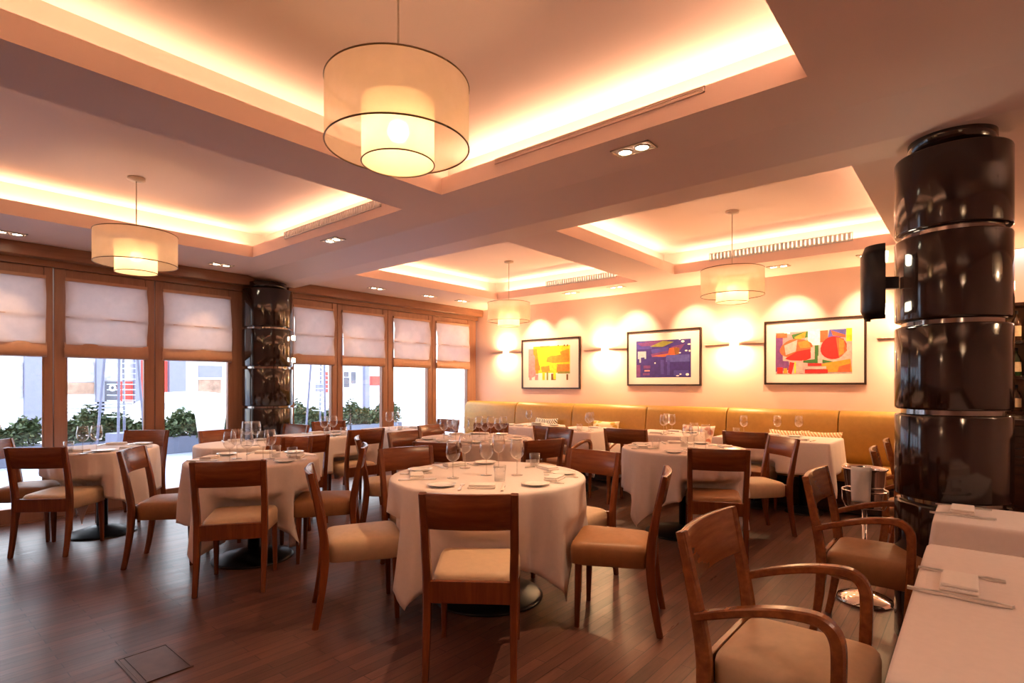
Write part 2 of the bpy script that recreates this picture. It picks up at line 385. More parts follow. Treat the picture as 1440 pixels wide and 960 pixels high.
for (x0, x1, y0, y1), cw in zip(COF, CW):
    z = ZC+.115; k = .19
    area('cove_light', (x0-k, (y0+y1)/2, z), (pi, 0, 0), .05, y1-y0, cw*(y1-y0), COVE)
    area('cove_light', (x1+k, (y0+y1)/2, z), (pi, 0, 0), .05, y1-y0, cw*(y1-y0), COVE)
    area('cove_light', ((x0+x1)/2, y0-k, z), (pi, 0, 0), x1-x0, .05, cw*(x1-x0), COVE)
    area('cove_light', ((x0+x1)/2, y1+k, z), (pi, 0, 0), x1-x0, .05, cw*(x1-x0), COVE)

# ------------------------------------------------------------------ pendants
def pendant(x, y, zb, label, watt, zu=ZU, col=(1,.62,.33)):
    t = thing('pendant_lamp', label, 'pendant lamp', (x, y, zb), 0, 'double drum pendant lamps')
    R, h, r, h0, h1 = .28, .24, .142, -.065, .17
    m = MB(); m.lathe([(R,0),(R,h)], 72); s = m.obj('outer_shade', M['shade'], t)
    m = MB()
    for z in (0, h): m.tube([(R*cos(a*pi/36), R*sin(a*pi/36), z) for a in range(73)], .0035, 6)
    m.obj('rim', M['rim'], s)
    m = MB(); m.lathe([(r,h0),(r,h1)], 56); s2 = m.obj('inner_shade', M['shade_in'], t)
    m = MB(); m.tube([(r*cos(a*pi/28), r*sin(a*pi/28), h0) for a in range(57)], .003, 6); m.obj('rim', M['rim'], s2)
    m = MB(); m.tube([(0,0,zu-zb-.02),(0,0,.14)], .004, 8); m.obj('cord', M['cord'], t)
    m = MB(); m.lathe([(0,.145),(.02,.145),(.022,.10),(0,.10)], 16)
    for a in (0, 2*pi/3, 4*pi/3): m.tube([(0,0,.135),(R*cos(a),R*sin(a),.135)], .0025, 6)
    m.obj('lamp_holder', M['cord'], t)
    m = MB(); m.lathe([(0,.02),(.03,.03),(.045,.06),(.035,.09),(.02,.10)], 20); m.obj('bulb', M['bulb'], t)
    m = MB(); m.lathe([(0,zu-zb),(.06,zu-zb),(.06,zu-zb-.02),(0,zu-zb-.03)], 24); m.obj('ceiling_rose', M['cord'], t)
    point('pendant_bulb', (x, y, zb+.05), watt, col, .05)
pendant(-1.756, 1.387, 2.25, 'largest, nearest double drum pendant lamp hanging from the front coffer', 8.5)
pendant(-5.05, 1.42, 2.25, 'double drum pendant lamp hanging at left before the tall windows', 8.5)
pendant(-4.72, 5.55, 2.14, 'smallest, farthest drum pendant lamp hanging near the art wall corner', 9)
pendant(-1.75, 5.29, 2.14, 'double drum pendant lamp hanging before the blue and red pictures', 9)

pendant(1.05, .75, 1.95, 'added fill lamp as drum pendant over the nearest foreground table, out of view', 46, ZC, (1,.70,.50))  # unseen pendant, added to brighten the ceiling and foreground tables
pendant(1.25, 3.5, 1.95, 'added fill lamp as drum pendant right of the foreground column, out of view', 46, ZC, (1,.70,.50))  # also added out of view, lifts the light on the right side
pendant(-1.75, -1.75, 1.95, 'added fill lamp as drum pendant behind the camera, out of view', 46, ZC, (1,.70,.50))  # added fill behind the camera, modelled as one more pendant
# ceiling spot fixtures
def downlight(x, y, ax, label, z=ZC):
    t = thing('downlight', label, 'ceiling spotlight', (x, y, z), 0 if ax else pi/2, 'twin ceiling spotlights')
    m = MB(); w, d, b = .115, .06, .010
    m.b2(-w,w,-d,-d+b,-.006,.0); m.b2(-w,w,d-b,d,-.006,.0); m.b2(-w,-w+b,-d,d,-.006,.0); m.b2(w-b,w,-d,d,-.006,.0)
    m.obj('trim', M['gimbal'], t)
    for s in (-1, 1):
        m = MB(); m.lathe([(.047,-.003),(.044,-.010),(.036,-.010),(.036,-.003)], 20, c=(s*.052,0,0)); g = m.obj('gimbal', M['gimbal'], t)
        m = MB(); m.lathe([(0,-.004),(.036,-.004)], 16, c=(s*.052,0,0)); m.obj('lamp', M['lamp_on'], g)
DL = [(-6.40,.855,0,'left edge of the picture'),(-4.47,2.79,1,'the left coffer corner by the beam'),(-6.33,2.58,0,'the window beside the dark column'),(-6.26,4.58,0,'the windows, nearest right of the dark column'),(-6.22,5.48,0,'the middle of the right window bank'),(-6.19,6.15,0,'the window and art wall corner'),(-1.46,2.79,1,'the front coffer, largest in view'),(-4.45,6.60,1,'the yellow picture'),(-3.71,6.60,1,'the blue picture'),(-1.68,6.60,1,'the red picture'),(-.82,6.60,1,'the art wall next to the column')]
for x, y, ax, s in DL: downlight(x, y, ax, 'twin recessed ceiling spotlight near '+s)
WASH = (1.0, .64, .36)
for x, w in ((-5.45,110),(-4.9,45),(-3.72,110),(-2.85,80),(-1.66,110),(-.9,100),(-.2,50)):
    spot('wall_washer', (x, 6.62, ZC-.012), (x, YA, 1.92), w*.62, WASH, 62, .75)
for x, y, w in ((-6.40,.855,18),(-6.33,2.58,18),(-6.26,4.58,14),(-6.22,5.48,14),(-6.19,6.15,14)):
    spot('window_spot', (x, y, ZC-.012), (XW+.1, y, 1.6), w, WASH, 50, .7)
for x, y, w in ((-1.46,2.79,60),(-4.47,2.79,45)):
    spot('table_spot', (x, y, ZC-.012), (x-.6, y-.3, .7), w, WASH, 70, .8)

# linear air grilles on the far lips of the coffers
def vent(x0, x1, y, z, h, label, n, mt='grille'):
    t = thing('air_grille', label, 'air vent', ((x0+x1)/2, y, z), 0, 'linear air grilles in the coffers')
    w = (x1-x0)/2; m = MB(); m.b2(-w,w,-.012,0,0,.006); m.b2(-w,w,-.012,0,h-.006,h); m.b2(-w,-w+.006,-.012,0,0,h); m.b2(w-.006,w,-.012,0,0,h); m.obj('frame', M[mt], t)
    if n < 5:
        for i in range(n):
            m = MB(); z0 = .006+(h-.012)*(i+.5)/n; m.b2(-w+.006,w-.006,-.012,-.002,z0-.0025,z0+.0025); m.obj('fin', M[mt], t)
        return
    m = MB()
    for i in range(n):
        u = -w+.01+(2*w-.02)*(i+.5)/n; m.box((u,-.006,h/2), (.62*2*w/n,.010,h-.012))
    m.obj('fin_row', M[mt], t)
vent(-2.33,-.99,2.6095,ZC+.082,.03,'long slim air grille along the front coffer lip',2,'ceil')
vent(-5.05,-3.55,2.6395,ZC+.075,.065,'ribbed air grille in the left coffer',44,'vent_white')
vent(-4.75,-3.62,6.4195,ZC+.095,.075,'ribbed air grille in the far coffer above the yellow picture',30)
vent(-2.33,-.92,6.2795,ZC+.095,.085,'ribbed air grille in the coffer before the red picture',34)

# ------------------------------------------------------------------ art wall: sconces and pictures
for x, z, s in ((-6.15,1.86,'left of the yellow picture'),(-4.21,1.83,'between the yellow and blue pictures'),(-2.34,1.82,'between the blue and red pictures'),(-.45,1.81,'right of the red picture')):
    t = thing('bar_sconce', 'thin horizontal bar wall light '+s, 'wall light', (x, YA, z), 0, 'thin bar lights on the art wall')
    m = MB(); m.box((0,-.012,0), (.76,.024,.008), bev=.003); m.obj('bar', M['brass'], t)
    m = MB(); m.b2(-.05,.05,-.012,0,-.02,.02); m.obj('wall_plate', M['brass'], t)
    m = MB(); m.tube([(-.05,-.03,.012),(.05,-.03,.012)], .006, 10); m.tube([(-.05,-.03,-.012),(.05,-.03,-.012)], .006, 10); m.obj('lamp', M['lamp_on'], t)
    for s2 in (-1, 1):
        area('bar_glow', (x, YA-.085, z+s2*.022), ((pi if s2 > 0 else 0)+s2*.5*0, 0, 0), .14, .03, 8.0, (1,.68,.34))
ART = {'Y': (.90,.62,.02), 'O': (.85,.30,.04), 'P': (.80,.35,.36), 'W': (.88,.84,.80), 'G': (.35,.33,.06), 'D': (.30,.12,.03), 'N': (.055,.03,.26), 'B': (.09,.07,.42), 'V': (.22,.06,.25), 'L': (.55,.68,.80), 'R': (.72,.02,.015), 'S': (.80,.16,.05), 'E': (.06,.20,.04), 'K': (.05,.02,.02), 'A': (.75,.55,.50), 'M': (.78,.38,.03), 'U': (.12,.12,.5)}
ART = {k: tuple(c*.72 for c in v) if k not in 'WY' else v for k, v in ART.items()}
ART_M = {k: plain('paint_'+n, ART[k], .7, var=.18, scale=25) for k, n in zip('YOPWGDNBVLRSEKAMU', ['yellow','orange','pink','white','olive','brown','navy','blue','violet','pale_blue','red','scarlet','green','black','blush','amber','ultramarine'])}
def picture(x0, x1, z0, z1, label, win, shapes):
    w, h = x1-x0, z1-z0
    t = thing('framed_picture', label, 'picture', (x0, YA, z0), 0, 'framed abstract prints on the art wall')
    m = MB(); b, dp = .022, .035
    m.b2(0,w,-dp,0,0,b); m.b2(0,w,-dp,0,h-b,h); m.b2(0,b,-dp,0,b,h-b); m.b2(w-b,w,-dp,0,b,h-b); m.obj('frame', M['frame_black'], t)
    m = MB(); m.b2(b,w-b,-.018,-.004,b,h-b); m.obj('mat_board', M['mat_board'], t)
    keys = sorted({s[0] for s in shapes}); m = MB(); u0, v0, u1, v1 = win
    for i, (k, pts) in enumerate(shapes):
        d = -.0185-.00012*(i+1)
        P = [(w*(u0+(u1-u0)*a/100), d, h*(v0+(v1-v0)*c/100)) for a, c in pts]
        m.add(P, [tuple(range(len(P)))], keys.index(k))
    m.obj('print', [ART_M[k] for k in keys], t, recalc=False)
def rc(k, a, b, c, d): return (k, [(a,b),(c,b),(c,d),(a,d)])
def el(k, cx, cy, rx, ry, n=20, sq=0): return (k, [(cx+rx*cos(2*pi*i/n)*(1+sq*sin(4*pi*i/n)), cy+ry*sin(2*pi*i/n)) for i in range(n)])
random.seed(3)
s1 = [rc('Y',12,22,98,98), rc('M',0,20,24,92), rc('P',0,10,12,92), ('P',[(6,8),(18,14),(16,70),(4,90)]), rc('O',16,30,28,62), ('Y',[(20,96),(48,90),(46,40),(26,44)]), ('M',[(46,66),(72,80),(96,88),(97,52),(60,50),(44,54)]), ('Y',[(46,94),(70,96),(78,72),(52,70)]), rc('O',68,24,97,46), rc('G',70,20,98,26), rc('G',28,96,52,99), rc('D',55,2,66,20), rc('Y',34,2,40,26), rc('G',44,2,48,36), rc('Y',60,4,66,30), rc('P',16,2,24,18), rc('D',90,2,94,18), rc('P',2,2,8,18), ('M',[(30,40),(60,44),(62,28),(34,24)]), ('Y',[(50,48),(70,44),(66,26),(52,28)]), rc('D',70,97,73,100), rc('D',84,96,87,100), rc('D',91,95,94,100)]
picture(-5.80,-4.65,1.235,2.045,'abstract yellow print in dark frame, leftmost of three on the wall',(.12,.16,.85,.86),s1)
s2 = [rc('N',0,0,100,98), rc('B',0,76,30,96), ('V',[(2,92),(40,98),(62,98),(40,84),(10,84)]), ('G',[(26,82),(50,96),(70,92),(50,80)]), ('B',[(28,74),(60,80),(62,66),(30,64)]), ('V',[(28,62),(60,70),(66,80),(90,86),(76,60),(50,54),(30,54)]), ('S',[(62,76),(76,78),(74,56),(50,54),(30,57),(60,62)]), ('D',[(70,78),(80,76),(80,60),(72,58)]), rc('L',3,50,19,70), rc('N',6,44,16,54), rc('L',6,40,9,56), rc('U',56,40,98,58), rc('N',30,36,56,52), rc('B',46,8,52,46), rc('B',58,6,63,44), rc('V',14,24,27,32), rc('P',16,16,26,20), rc('V',13,6,26,12), rc('V',1,2,8,34), rc('N',64,20,98,36), rc('B',70,4,96,18)]+[el('W',a,b,c,d,9) for a,b,c,d in ((86,92,3,3),(97,84,3,2),(92,68,2.5,2),(98,67,2,2.5),(81,98,2,2),(81,63,2,1.6),(94,7,3,3.4),(82,8,2,2),(77,4,3,1.6),(36,38,1.4,2))]
picture(-3.845,-2.765,1.288,2.06,'abstract blue and violet print in dark frame, middle of three',(.13,.15,.87,.83),s2)
s3 = [rc('A',0,0,100,96), rc('P',0,70,40,96), rc('V',0,30,10,90), ('E',[(22,90),(46,97),(44,82),(24,80)]), ('M',[(26,84),(42,96),(40,82),(28,76)]), rc('W',44,64,60,100), rc('S',60,70,70,96), ('U',[(70,80),(72,97),(93,97),(92,78)]), ('S',[(74,95),(92,84),(92,78),(76,84)]), rc('Y',93,70,100,98), el('S',28,58,22,22,22,.10), ('A',[(12,66),(30,78),(28,52),(14,44)]), ('R',[(13,36),(30,52),(47,56),(49,36),(40,30),(20,32)]), ('O',[(30,72),(44,76),(48,60),(34,58)]), el('R',77,57,16.5,25,22,.06), ('S',[(80,80),(90,76),(94,50),(84,34)]), ('O',[(84,78),(90,72),(90,44),(84,40)]), rc('E',53,18,58,64), rc('A',48,26,53,60), ('E',[(36,30),(58,34),(78,26),(60,24),(38,26)]), rc('A',57,22,63,40), ('M',[(60,22),(98,32),(100,4),(66,4)]), ('S',[(84,16),(98,22),(98,4),(82,4)]), ('V',[(0,32),(18,30),(20,10),(0,6)]), rc('R',2,2,10,16), ('R',[(17,4),(22,0),(26,26),(20,28)]), rc('M',11,2,16,14), rc('Y',26,2,28,28), ('A',[(30,2),(38,2),(38,32),(32,26)]), rc('R',40,2,70,10), rc('A',40,11,68,17), rc('R',44,18,62,24), rc('W',12,92,20,96), rc('S',1,84,16,94)]
picture(-1.98,-.92,1.305,2.072,'abstract red print in dark frame, rightmost and largest looking of three',(.12,.16,.87,.84),s3)

# ------------------------------------------------------------------ banquette
t = thing('banquette', 'long mustard leather wall banquette under the three pictures', 'bench seat', (0, 0, 0))
seams = [-6.88,-5.72,-4.62,-3.42,-2.35,-1.15,.0]
for i in range(6):
    a, b = seams[i]+.004, seams[i+1]-.004; rows = []
    pf = [(6.98,.40),(6.90,.44),(6.865,.55),(6.875,.80),(6.90,.95),(6.935,1.0),(6.985,1.02),(7.05,1.015),(7.10,.99),(7.13,.95),(7.13,.40)]
    us = [0,.002,.004,.007,.012,.2,.4,.6,.8,.988,.993,.996,.998,1]
    for u in us:
        e = min(u, 1-u)*(b-a); k = 1-min(1, e/.010); k = k*k*.008
        rows.append([(a+(b-a)*u, y+(k if y < 7.05 else -k*.2), z-(k if z > .9 else 0)) for y, z in pf])
    m = MB(); m.grid(rows)
    for r in (rows[0], rows[-1]): m.add(r, [tuple(range(len(r)))])
    m.obj('back_cushion', M['banq'], t)
    m = MB(); m.box(((a+b)/2, 6.635, .395), (b-a, .53, .13), bev=.03); m.obj('seat_cushion', M['banq'], t)
m = MB(); m.b2(-6.88,0,6.42,7.13,.02,.328); m.obj('plinth', M['wood_dark'], t)

# ------------------------------------------------------------------ chairs
def rounded_seat(w0, w1, y0, y1, z0, z1, cr=.035, dome=.014):
    m = MB(); P = []; N = 44
    def outline(s):  # inset s
        pts = []
        for i in range(N):
            a = 2*pi*i/N; c, d = cos(a), sin(a); e = .22
            u = abs(c)**e*(1 if c > 0 else -1); v = abs(d)**e*(1 if d > 0 else -1)
            yy = (y0+y1)/2+v*((y1-y0)/2-s); k = (yy-y0)/(y1-y0); ww = w0+(w1-w0)*k
            pts.append((u*(ww-s), yy))
        return pts
    lv = [(.012,z0,0),(0,z0+.008,0),(0,z1-cr,0),(.004,z1-cr*.55,0),(.013,z1-cr*.22,0),(.028,z1-cr*.05,0),(.06,z1+.004,0),(.11,z1+dome*.8,0),(.17,z1+dome,0)]
    for s, z, _ in lv: P.append([(x, y, z) for x, y in outline(s)])
    m.grid(P, closed=True)
    m.add(P[-1], [tuple(range(N))]); m.add(P[0], [tuple(range(N))[::-1]]); return m
def chair_back(w, z0, z1, yb, yt, curve, th=.022):
    m = MB(); n = 14
    def pt(u, z, off):
        k = (z-z0)/(z1-z0); y = yb+(yt-yb)*k; return (u*w, y-curve*(1-u*u)+off, z)
    zs = [z0, z0+.004, (z0+z1)/2, z1-.004, z1]
    ring = []
    for i in range(n+1):
        u = -1+2*i/n; A = [pt(u, z, (th/2 if 0 < j < 4 else th/2-.004)) for j, z in enumerate(zs)]; B = [pt(u, z, (-th/2 if 0 < j < 4 else -th/2+.004)) for j, z in enumerate(zs)][::-1]
        ring.append(A+B)
    m.grid(ring, closed=True, smooth=True); m.add(ring[0], [tuple(range(10))]); m.add(ring[-1], [tuple(range(10))[::-1]]); return m
def make_chair(name, seatmat, arms=False):
    t = thing(name, '', 'armchair' if arms else 'chair')
    W, Wf, Wt = (.225, .215, .235) if arms else (.195, .195, .203)
    wm = M['arm_wood'] if arms else M['chair_wood']
    for s in (-1, 1):
        m = MB()
        m.bar([(s*Wf,-.245,0),(s*Wf,-.222,.12),(s*W,-.203,.26),(s*W,-.196,.36),(s*W,-.198,.46),(s*(W+.003),-.216,.58),(s*(Wt-.004),-.241,.71),(s*(Wt-.002),-.268,.835)],
              [(.028,.032),(.031,.036),(.036,.042),(.038,.046),(.038,.046),(.037,.042),(.036,.036),(.034,.03)], (1,0,0))
        m.obj('leg', wm, t)
        m = MB()
        if arms:
            X = .245
            pth = [(s*X,.155,.0),(s*X,.165,.25),(s*X,.175,.45),(s*X,.178,.57),(s*X,.172,.622),(s*X,.150,.652),(s*X,.110,.664),(s*X,.02,.655),(s*X,-.09,.625),(s*(X-.004),-.215,.578)]
            m.bar(pth, [(.028,.028),(.033,.033),(.036,.036),(.036,.037),(.037,.038),(.038,.036),(.040,.032),(.042,.028),(.038,.027),(.030,.026)], (1,0,0)); m.obj('arm', wm, t)
        else:
            m.bar([(s*.19,.19,0),(s*.188,.186,.18),(s*.186,.182,.345)], [(.024,.024),(.032,.032),(.037,.037)], (1,0,0)); m.obj('leg', wm, t)
    chair_back(Wt+.012, .672, .836, -.226, -.262, .030, .021).obj('backrest', M['arm_wood'] if arms else M['slat_wood'], t)
    m = MB(); m.box((0,-.205,.385), (2*W-.03,.024,.10), bev=.004); m.obj('rear_rail', wm, t)
    rounded_seat(W-.018 if not arms else .205, .212, -.188, .232, .335 if not arms else .33, .462, .04).obj('seat', seatmat, t)
    return Proto(t)
P_BEIGE = make_chair('dining_chair', M['seat_beige']); P_BROWN = make_chair('dining_chair', M['seat_brown'])
P_ARM_B = make_chair('armchair', M['seat_beige'], True); P_ARM_N = make_chair('armchair', M['seat_brown'], True)
def chair(kind, x, y, r, label, grp='dining chairs around the tables'):
    {'b': P_BEIGE, 'n': P_BROWN, 'B': P_ARM_B, 'N': P_ARM_N}[kind].put((x, y, 0), r, label, grp); CH.append((x, y, r))
CH = []
chair('b',-1.845,1.925,.64,'beige-seat chair nearest the camera, back view, before the central round table')
chair('b',-2.75,1.89,-.525,'beige-seat chair seen side-on, left of the central round table')
chair('n',-1.55,2.76,1.97,'brown-seat chair seen side-on, right of the central round table')
chair('b',-3.03,2.60,4.45,'reddish chair behind the central round table, its left far side')
chair('b',-2.10,3.135,3.11,'reddish chair behind the central round table, its right far side')
chair('b',-3.745,1.64,.93,'beige-seat chair, back view, before the round table left of centre')
chair('n',-4.62,1.53,-.64,'brown-seat chair between the two left round tables, turned right')
chair('n',-3.82,2.34,2.5,'brown-seat chair on the right side of the round table left of centre')
chair('b',-4.60,2.30,3.7,'chair behind the glasses of the round table left of centre')
chair('b',-5.60,1.06,.78,'beige-seat chair, back view, before the far left round table')
chair('n',-6.17,.98,-.6,'chair cut off at left edge, beside the far left round table')
chair('b',-6.36,1.74,3.9,'orange-lit chair behind the far left round table, by the window')
chair('b',-5.76,2.47,4.85,'orange-lit chair by the window, behind the white table near the column')
chair('b',-4.97,2.72,1.35,'dark chair between the left of centre table and the column')
chair('b',-6.10,3.09,3.3,'orange-lit chair partly hidden beside the column, by the window')
chair('b',-6.10,3.85,4.5,'orange-lit chair at the window behind the square table')
chair('b',-5.20,3.50,1.5,'dark chair with pale seat turned toward the square window table')
chair('b',-4.15,3.58,-1.5,'orange-lit curved chair back behind the central table, left, facing right')
chair('b',-4.06,3.10,-.6,'chair seen edge-on left of the glass-laden round table')
chair('b',-5.45,4.87,3.1,'dark chair by bright window at the small far table')
chair('b',-4.64,4.38,-1.45,'dark chair at the far left of the glass-laden round table')
chair('b',-3.46,3.30,.35,'dark chair back, near left of the glass-laden round table')
chair('b',-3.09,3.88,1.29,'dark chair back, near right of the glass-laden round table')
chair('b',-3.50,4.62,2.85,'grey-sheened chair back, far right of the glass-laden round table')
chair('b',-4.38,4.74,3.65,'dark chair behind the glasses, far side of the glass-laden round table')
chair('n',-1.56,4.31,.45,'brown-seat chair, back view, before the round table right of centre')
chair('b',-1.50,5.15,2.4,'beige-seat chair with shiny back at the right of table right of centre')
chair('b',-1.78,5.98,.05,'beige-seat chair, back view, at the wide rightmost banquette table')
chair('N',-3.66,5.30,-.05,'dark armchair, back view, at the second banquette table from left','armchairs')
chair('N',-2.87,5.53,.05,'dark armchair, back view, at the third banquette table from left','armchairs')
chair('B',-.46,1.95,-pi/2,'nearest armchair with beige seat in the right foreground','armchairs')
chair('N',-.405,3.385,-pi/2,'brown-seat armchair before the farther foreground table at right','armchairs')
chair('N',-.31,4.88,-pi/2+.1,'armchair half hidden left of the foreground column, nearer of two','armchairs')
chair('N',-.31,5.66,-pi/2+.1,'armchair half hidden left of the foreground column, farther of two','armchairs')

# ------------------------------------------------------------------ tables and cloths
ZT = .742
def push(p, cx, cy):
    x, y, z = p
    for (a, b, r) in CH:
        dx, dy = x-a, y-b
        if dx*dx+dy*dy > .2: continue
        lx = cos(r)*dx+sin(r)*dy; ly = -sin(r)*dx+cos(r)*dy
        if abs(lx) < .255 and -.3 < ly < .262 and z < .545:
            k = 1 if z < .49 else (.545-z)/.055
            k *= 1 if abs(lx) < .228 else (.255-abs(lx))/.027
            fx, fy = -sin(r), cos(r); tx, ty = cx-x, cy-y
            dt = fx*tx+fy*ty; L = hypot(tx, ty)
            if dt > .05*L:
                q = min((.262-ly)/(dt/L), .6*L); x += tx/L*q*k; y += ty/L*q*k
    return (x, y, z)
def cloth_round(cx, cy, R, S, rot, label, seed, floor_gap=.10):
    rnd = random.Random(seed); n = 192; rows = []; ph = [rnd.uniform(0, 6.28) for _ in range(6)]
    for f in (.0, .3, .6, .85, .96): rows.append([(cx+R*f*cos(2*pi*i/n), cy+R*f*sin(2*pi*i/n), ZT+.004) for i in range(n)])
    for rr, dz in ((.993,-.001),(1.006,-.007),(1.012,-.018)): rows.append([(cx+R*rr*cos(2*pi*i/n), cy+R*rr*sin(2*pi*i/n), ZT+.004+dz) for i in range(n)])
    K = 15; R1 = R*1.012
    for k in range(1, K+1):
        row = []
        for i in range(n):
            a = 2*pi*i/n; q = a-rot
            e = (1/max(abs(cos(q)), abs(sin(q)))-1)/.414       # 1 at the corners of the square cloth
            dq = abs(((q-pi/4+pi/4) % (pi/2))-pi/4)            # angle from the nearest corner
            L = min((S-R)+.25*e, ZT-floor_gap)
            t = k/K; z = ZT-.014-L*t
            tt = t**.7; fold = tt*(.012*cos(11*a+ph[0])+.030*(1-abs(sin(6.5*a+ph[1]+.15*t)))**3+.020*(1-abs(sin(10*a+ph[3]-.2*t)))**4+.010*sin(5*a+ph[2])-.012)
            wob = .06*sin(3*a+ph[4])
            cf = .075*t*math.exp(-((dq+wob*t)/.13)**2)-.045*t*math.exp(-((dq-.34)/.13)**2)+.02*t*math.exp(-((dq-.62)/.12)**2)
            r = R1-.012*t+fold+cf
            row.append(push((cx+r*cos(a), cy+r*sin(a), z), cx, cy))
        rows.append(row)
    m = MB(); m.grid(rows, closed=True); o = m.obj('tablecloth', M['cloth'], recalc=False)
    sm = o.modifiers.new('thickness', 'SOLIDIFY'); sm.thickness = .002; sm.offset = 0
    return tag(o, label, 'tablecloth', 'white tablecloths')
def cloth_rect(x0, x1, y0, y1, drop, label, seed):
    rnd = random.Random(seed); ph = [rnd.uniform(0, 6.28) for _ in range(4)]
    cx, cy, hx, hy = (x0+x1)/2, (y0+y1)/2, (x1-x0)/2, (y1-y0)/2; n = 200; per = 4*(hx+hy); cr = .02
    base = []
    for i in range(n):
        s = per*i/n
        if s < 2*hx: p = (-hx+s, -hy); nn = (0, -1); e = min(s, 2*hx-s)
        elif s < 2*hx+2*hy: p = (hx, -hy+s-2*hx); nn = (1, 0); e = min(s-2*hx, 2*hx+2*hy-s)
        elif s < 4*hx+2*hy: p = (hx-(s-2*hx-2*hy), hy); nn = (0, 1); e = min(s-2*hx-2*hy, 4*hx+2*hy-s)
        else: p = (-hx, hy-(s-4*hx-2*hy)); nn = (-1, 0); e = min(s-4*hx-2*hy, per-s)
        c = math.exp(-(e/.10)**2); sx, sy = (1 if p[0] > 0 else -1), (1 if p[1] > 0 else -1)
        k = c*.5; d = (nn[0]*(1-k)+sx*.707*k, nn[1]*(1-k)+sy*.707*k); l = hypot(*d)
        base.append((p, (d[0]/l, d[1]/l), c, s))
    rows = []
    for f in (0, .5, .95): rows.append([(cx+p[0]*f, cy+p[1]*f, ZT+.004) for p, d, c, s in base])
    for rr, dz in ((.0,-.000),(.007,-.006),(.010,-.016)): rows.append([(cx+p[0]+d[0]*rr, cy+p[1]+d[1]*rr, ZT+.004+dz) for p, d, c, s in base])
    K = 12
    for k in range(1, K+1):
        t = k/K; row = []
        for p, d, c, s in base:
            L = drop+.20*c*c; r = .010+.010*t+t*(.055*c*c)+t**.7*(.010*sin(9*s+ph[0])+.022*(1-abs(sin(8*s+ph[1]+.2*t)))**3)
            q = push((cx+p[0]+d[0]*r, cy+p[1]+d[1]*r, ZT-.012-L*t), cx, cy)
            row.append((q[0], q[1], max(q[2], .475+.01*t)) if q[1] > 6.34 else q)
        rows.append(row)
    m = MB(); m.grid(rows, closed=True); o = m.obj('tablecloth', M['cloth'], recalc=False)
    sm = o.modifiers.new('thickness', 'SOLIDIFY'); sm.thickness = .002; sm.offset = 0
    return tag(o, label, 'tablecloth', 'white tablecloths')
def table(cx, cy, hx, hy, rnd, label, feet=None):
    t = thing('round_table' if rnd else 'square_table', label, 'table', (cx, cy, 0), 0, 'pedestal tables under the cloths')
    m = MB()
    if rnd: m.lathe([(0,ZT-.028),(hx-.004,ZT-.028),(hx,ZT-.022),(hx,ZT-.006),(hx-.004,ZT),(0,ZT)], 64)
    else: m.b2(-hx,hx,-hy,hy,ZT-.028,ZT,bev=.004)
    m.obj('tabletop', M['wood_dark'], t)
    br = min(.34, hx*.62 if rnd else min(hx,hy)*.8)
    for (px_, py_, r_) in (feet or [(0, 0, br)]):
        c = (px_, py_, 0)
        m = MB(); m.lathe([(0,ZT-.028),(.12,ZT-.028),(.12,ZT-.036),(.042,ZT-.05),(.042,.07),(0,.07)], 24, c=c); m.obj('pedestal', M['black_metal'], t)
        m = MB(); m.lathe([(0,0),(r_,0),(r_,.008),(r_*.93,.016),(r_*.6,.042),(r_*.36,.062),(.05,.075),(0,.075)], 48, c=c); m.obj('base', M['black_metal'], t)
FEET = {'T5':[(0,0,.19)],'T4':[(0,0,.18)],'T6':[(0,0,.2)],'B4':[(.26,-.02,.18),(-.17,-.07,.12)],'B1':[(0,0,.2)],'B2':[(0,0,.2)],'B3':[(0,0,.2)]}
TN = {'T1':'the big central round table','T2':'the round table left of centre','T3':'the far left round table','T4':'the small white table near the window column','T5':'the square table at the windows','T6':'the small far table by bright windows','T7':'the glass-laden round table behind centre','T8':'the round table right of centre','B1':'the leftmost banquette table','B2':'the second banquette table from left','B3':'the third banquette table from left','B4':'the wide rightmost banquette table','T9':'the farther foreground table at right','T10':'the nearest foreground table at right'}
RT_ = {'T1':(-2.33,2.54,.595,.97,.785),'T2':(-4.19,1.94,.46,.84,-.436),'T3':(-5.90,1.40,.42,.78,-.23),'T4':(-5.34,2.34,.38,.74,.9),'T7':(-4.0,4.15,.60,.95,.6),'T8':(-1.98,4.72,.53,.88,.49)}
RC_ = {'T5':(-5.95,-5.2,2.98,3.82,.36),'T6':(-5.95,-5.15,4.12,4.78,.30),'B1':(-4.98,-4.36,5.6,6.32,.30),'B2':(-4.12,-3.44,5.5,6.25,.30),'B3':(-3.12,-2.44,5.72,6.4,.30),'B4':(-2.16,-1.06,5.92,6.62,.30),'T9':(-.13,.55,2.88,3.30,.30),'T10':(-.125,.60,1.27,2.44,.30)}
for i, (k, (x, y, R, S, rot)) in enumerate(RT_.items()):
    table(x, y, R, R, True, 'black dome-based pedestal of '+TN[k], FEET.get(k)); cloth_round(x, y, R, S, rot, 'white cloth draped over '+TN[k], i)
for i, (k, (x0, x1, y0, y1, dr)) in enumerate(RC_.items()):
    table((x0+x1)/2, (y0+y1)/2, (x1-x0)/2, (y1-y0)/2, False, 'black pedestal of '+TN[k], FEET.get(k)); cloth_rect(x0, x1, y0, y1, dr, 'white cloth draped over '+TN[k], 40+i)

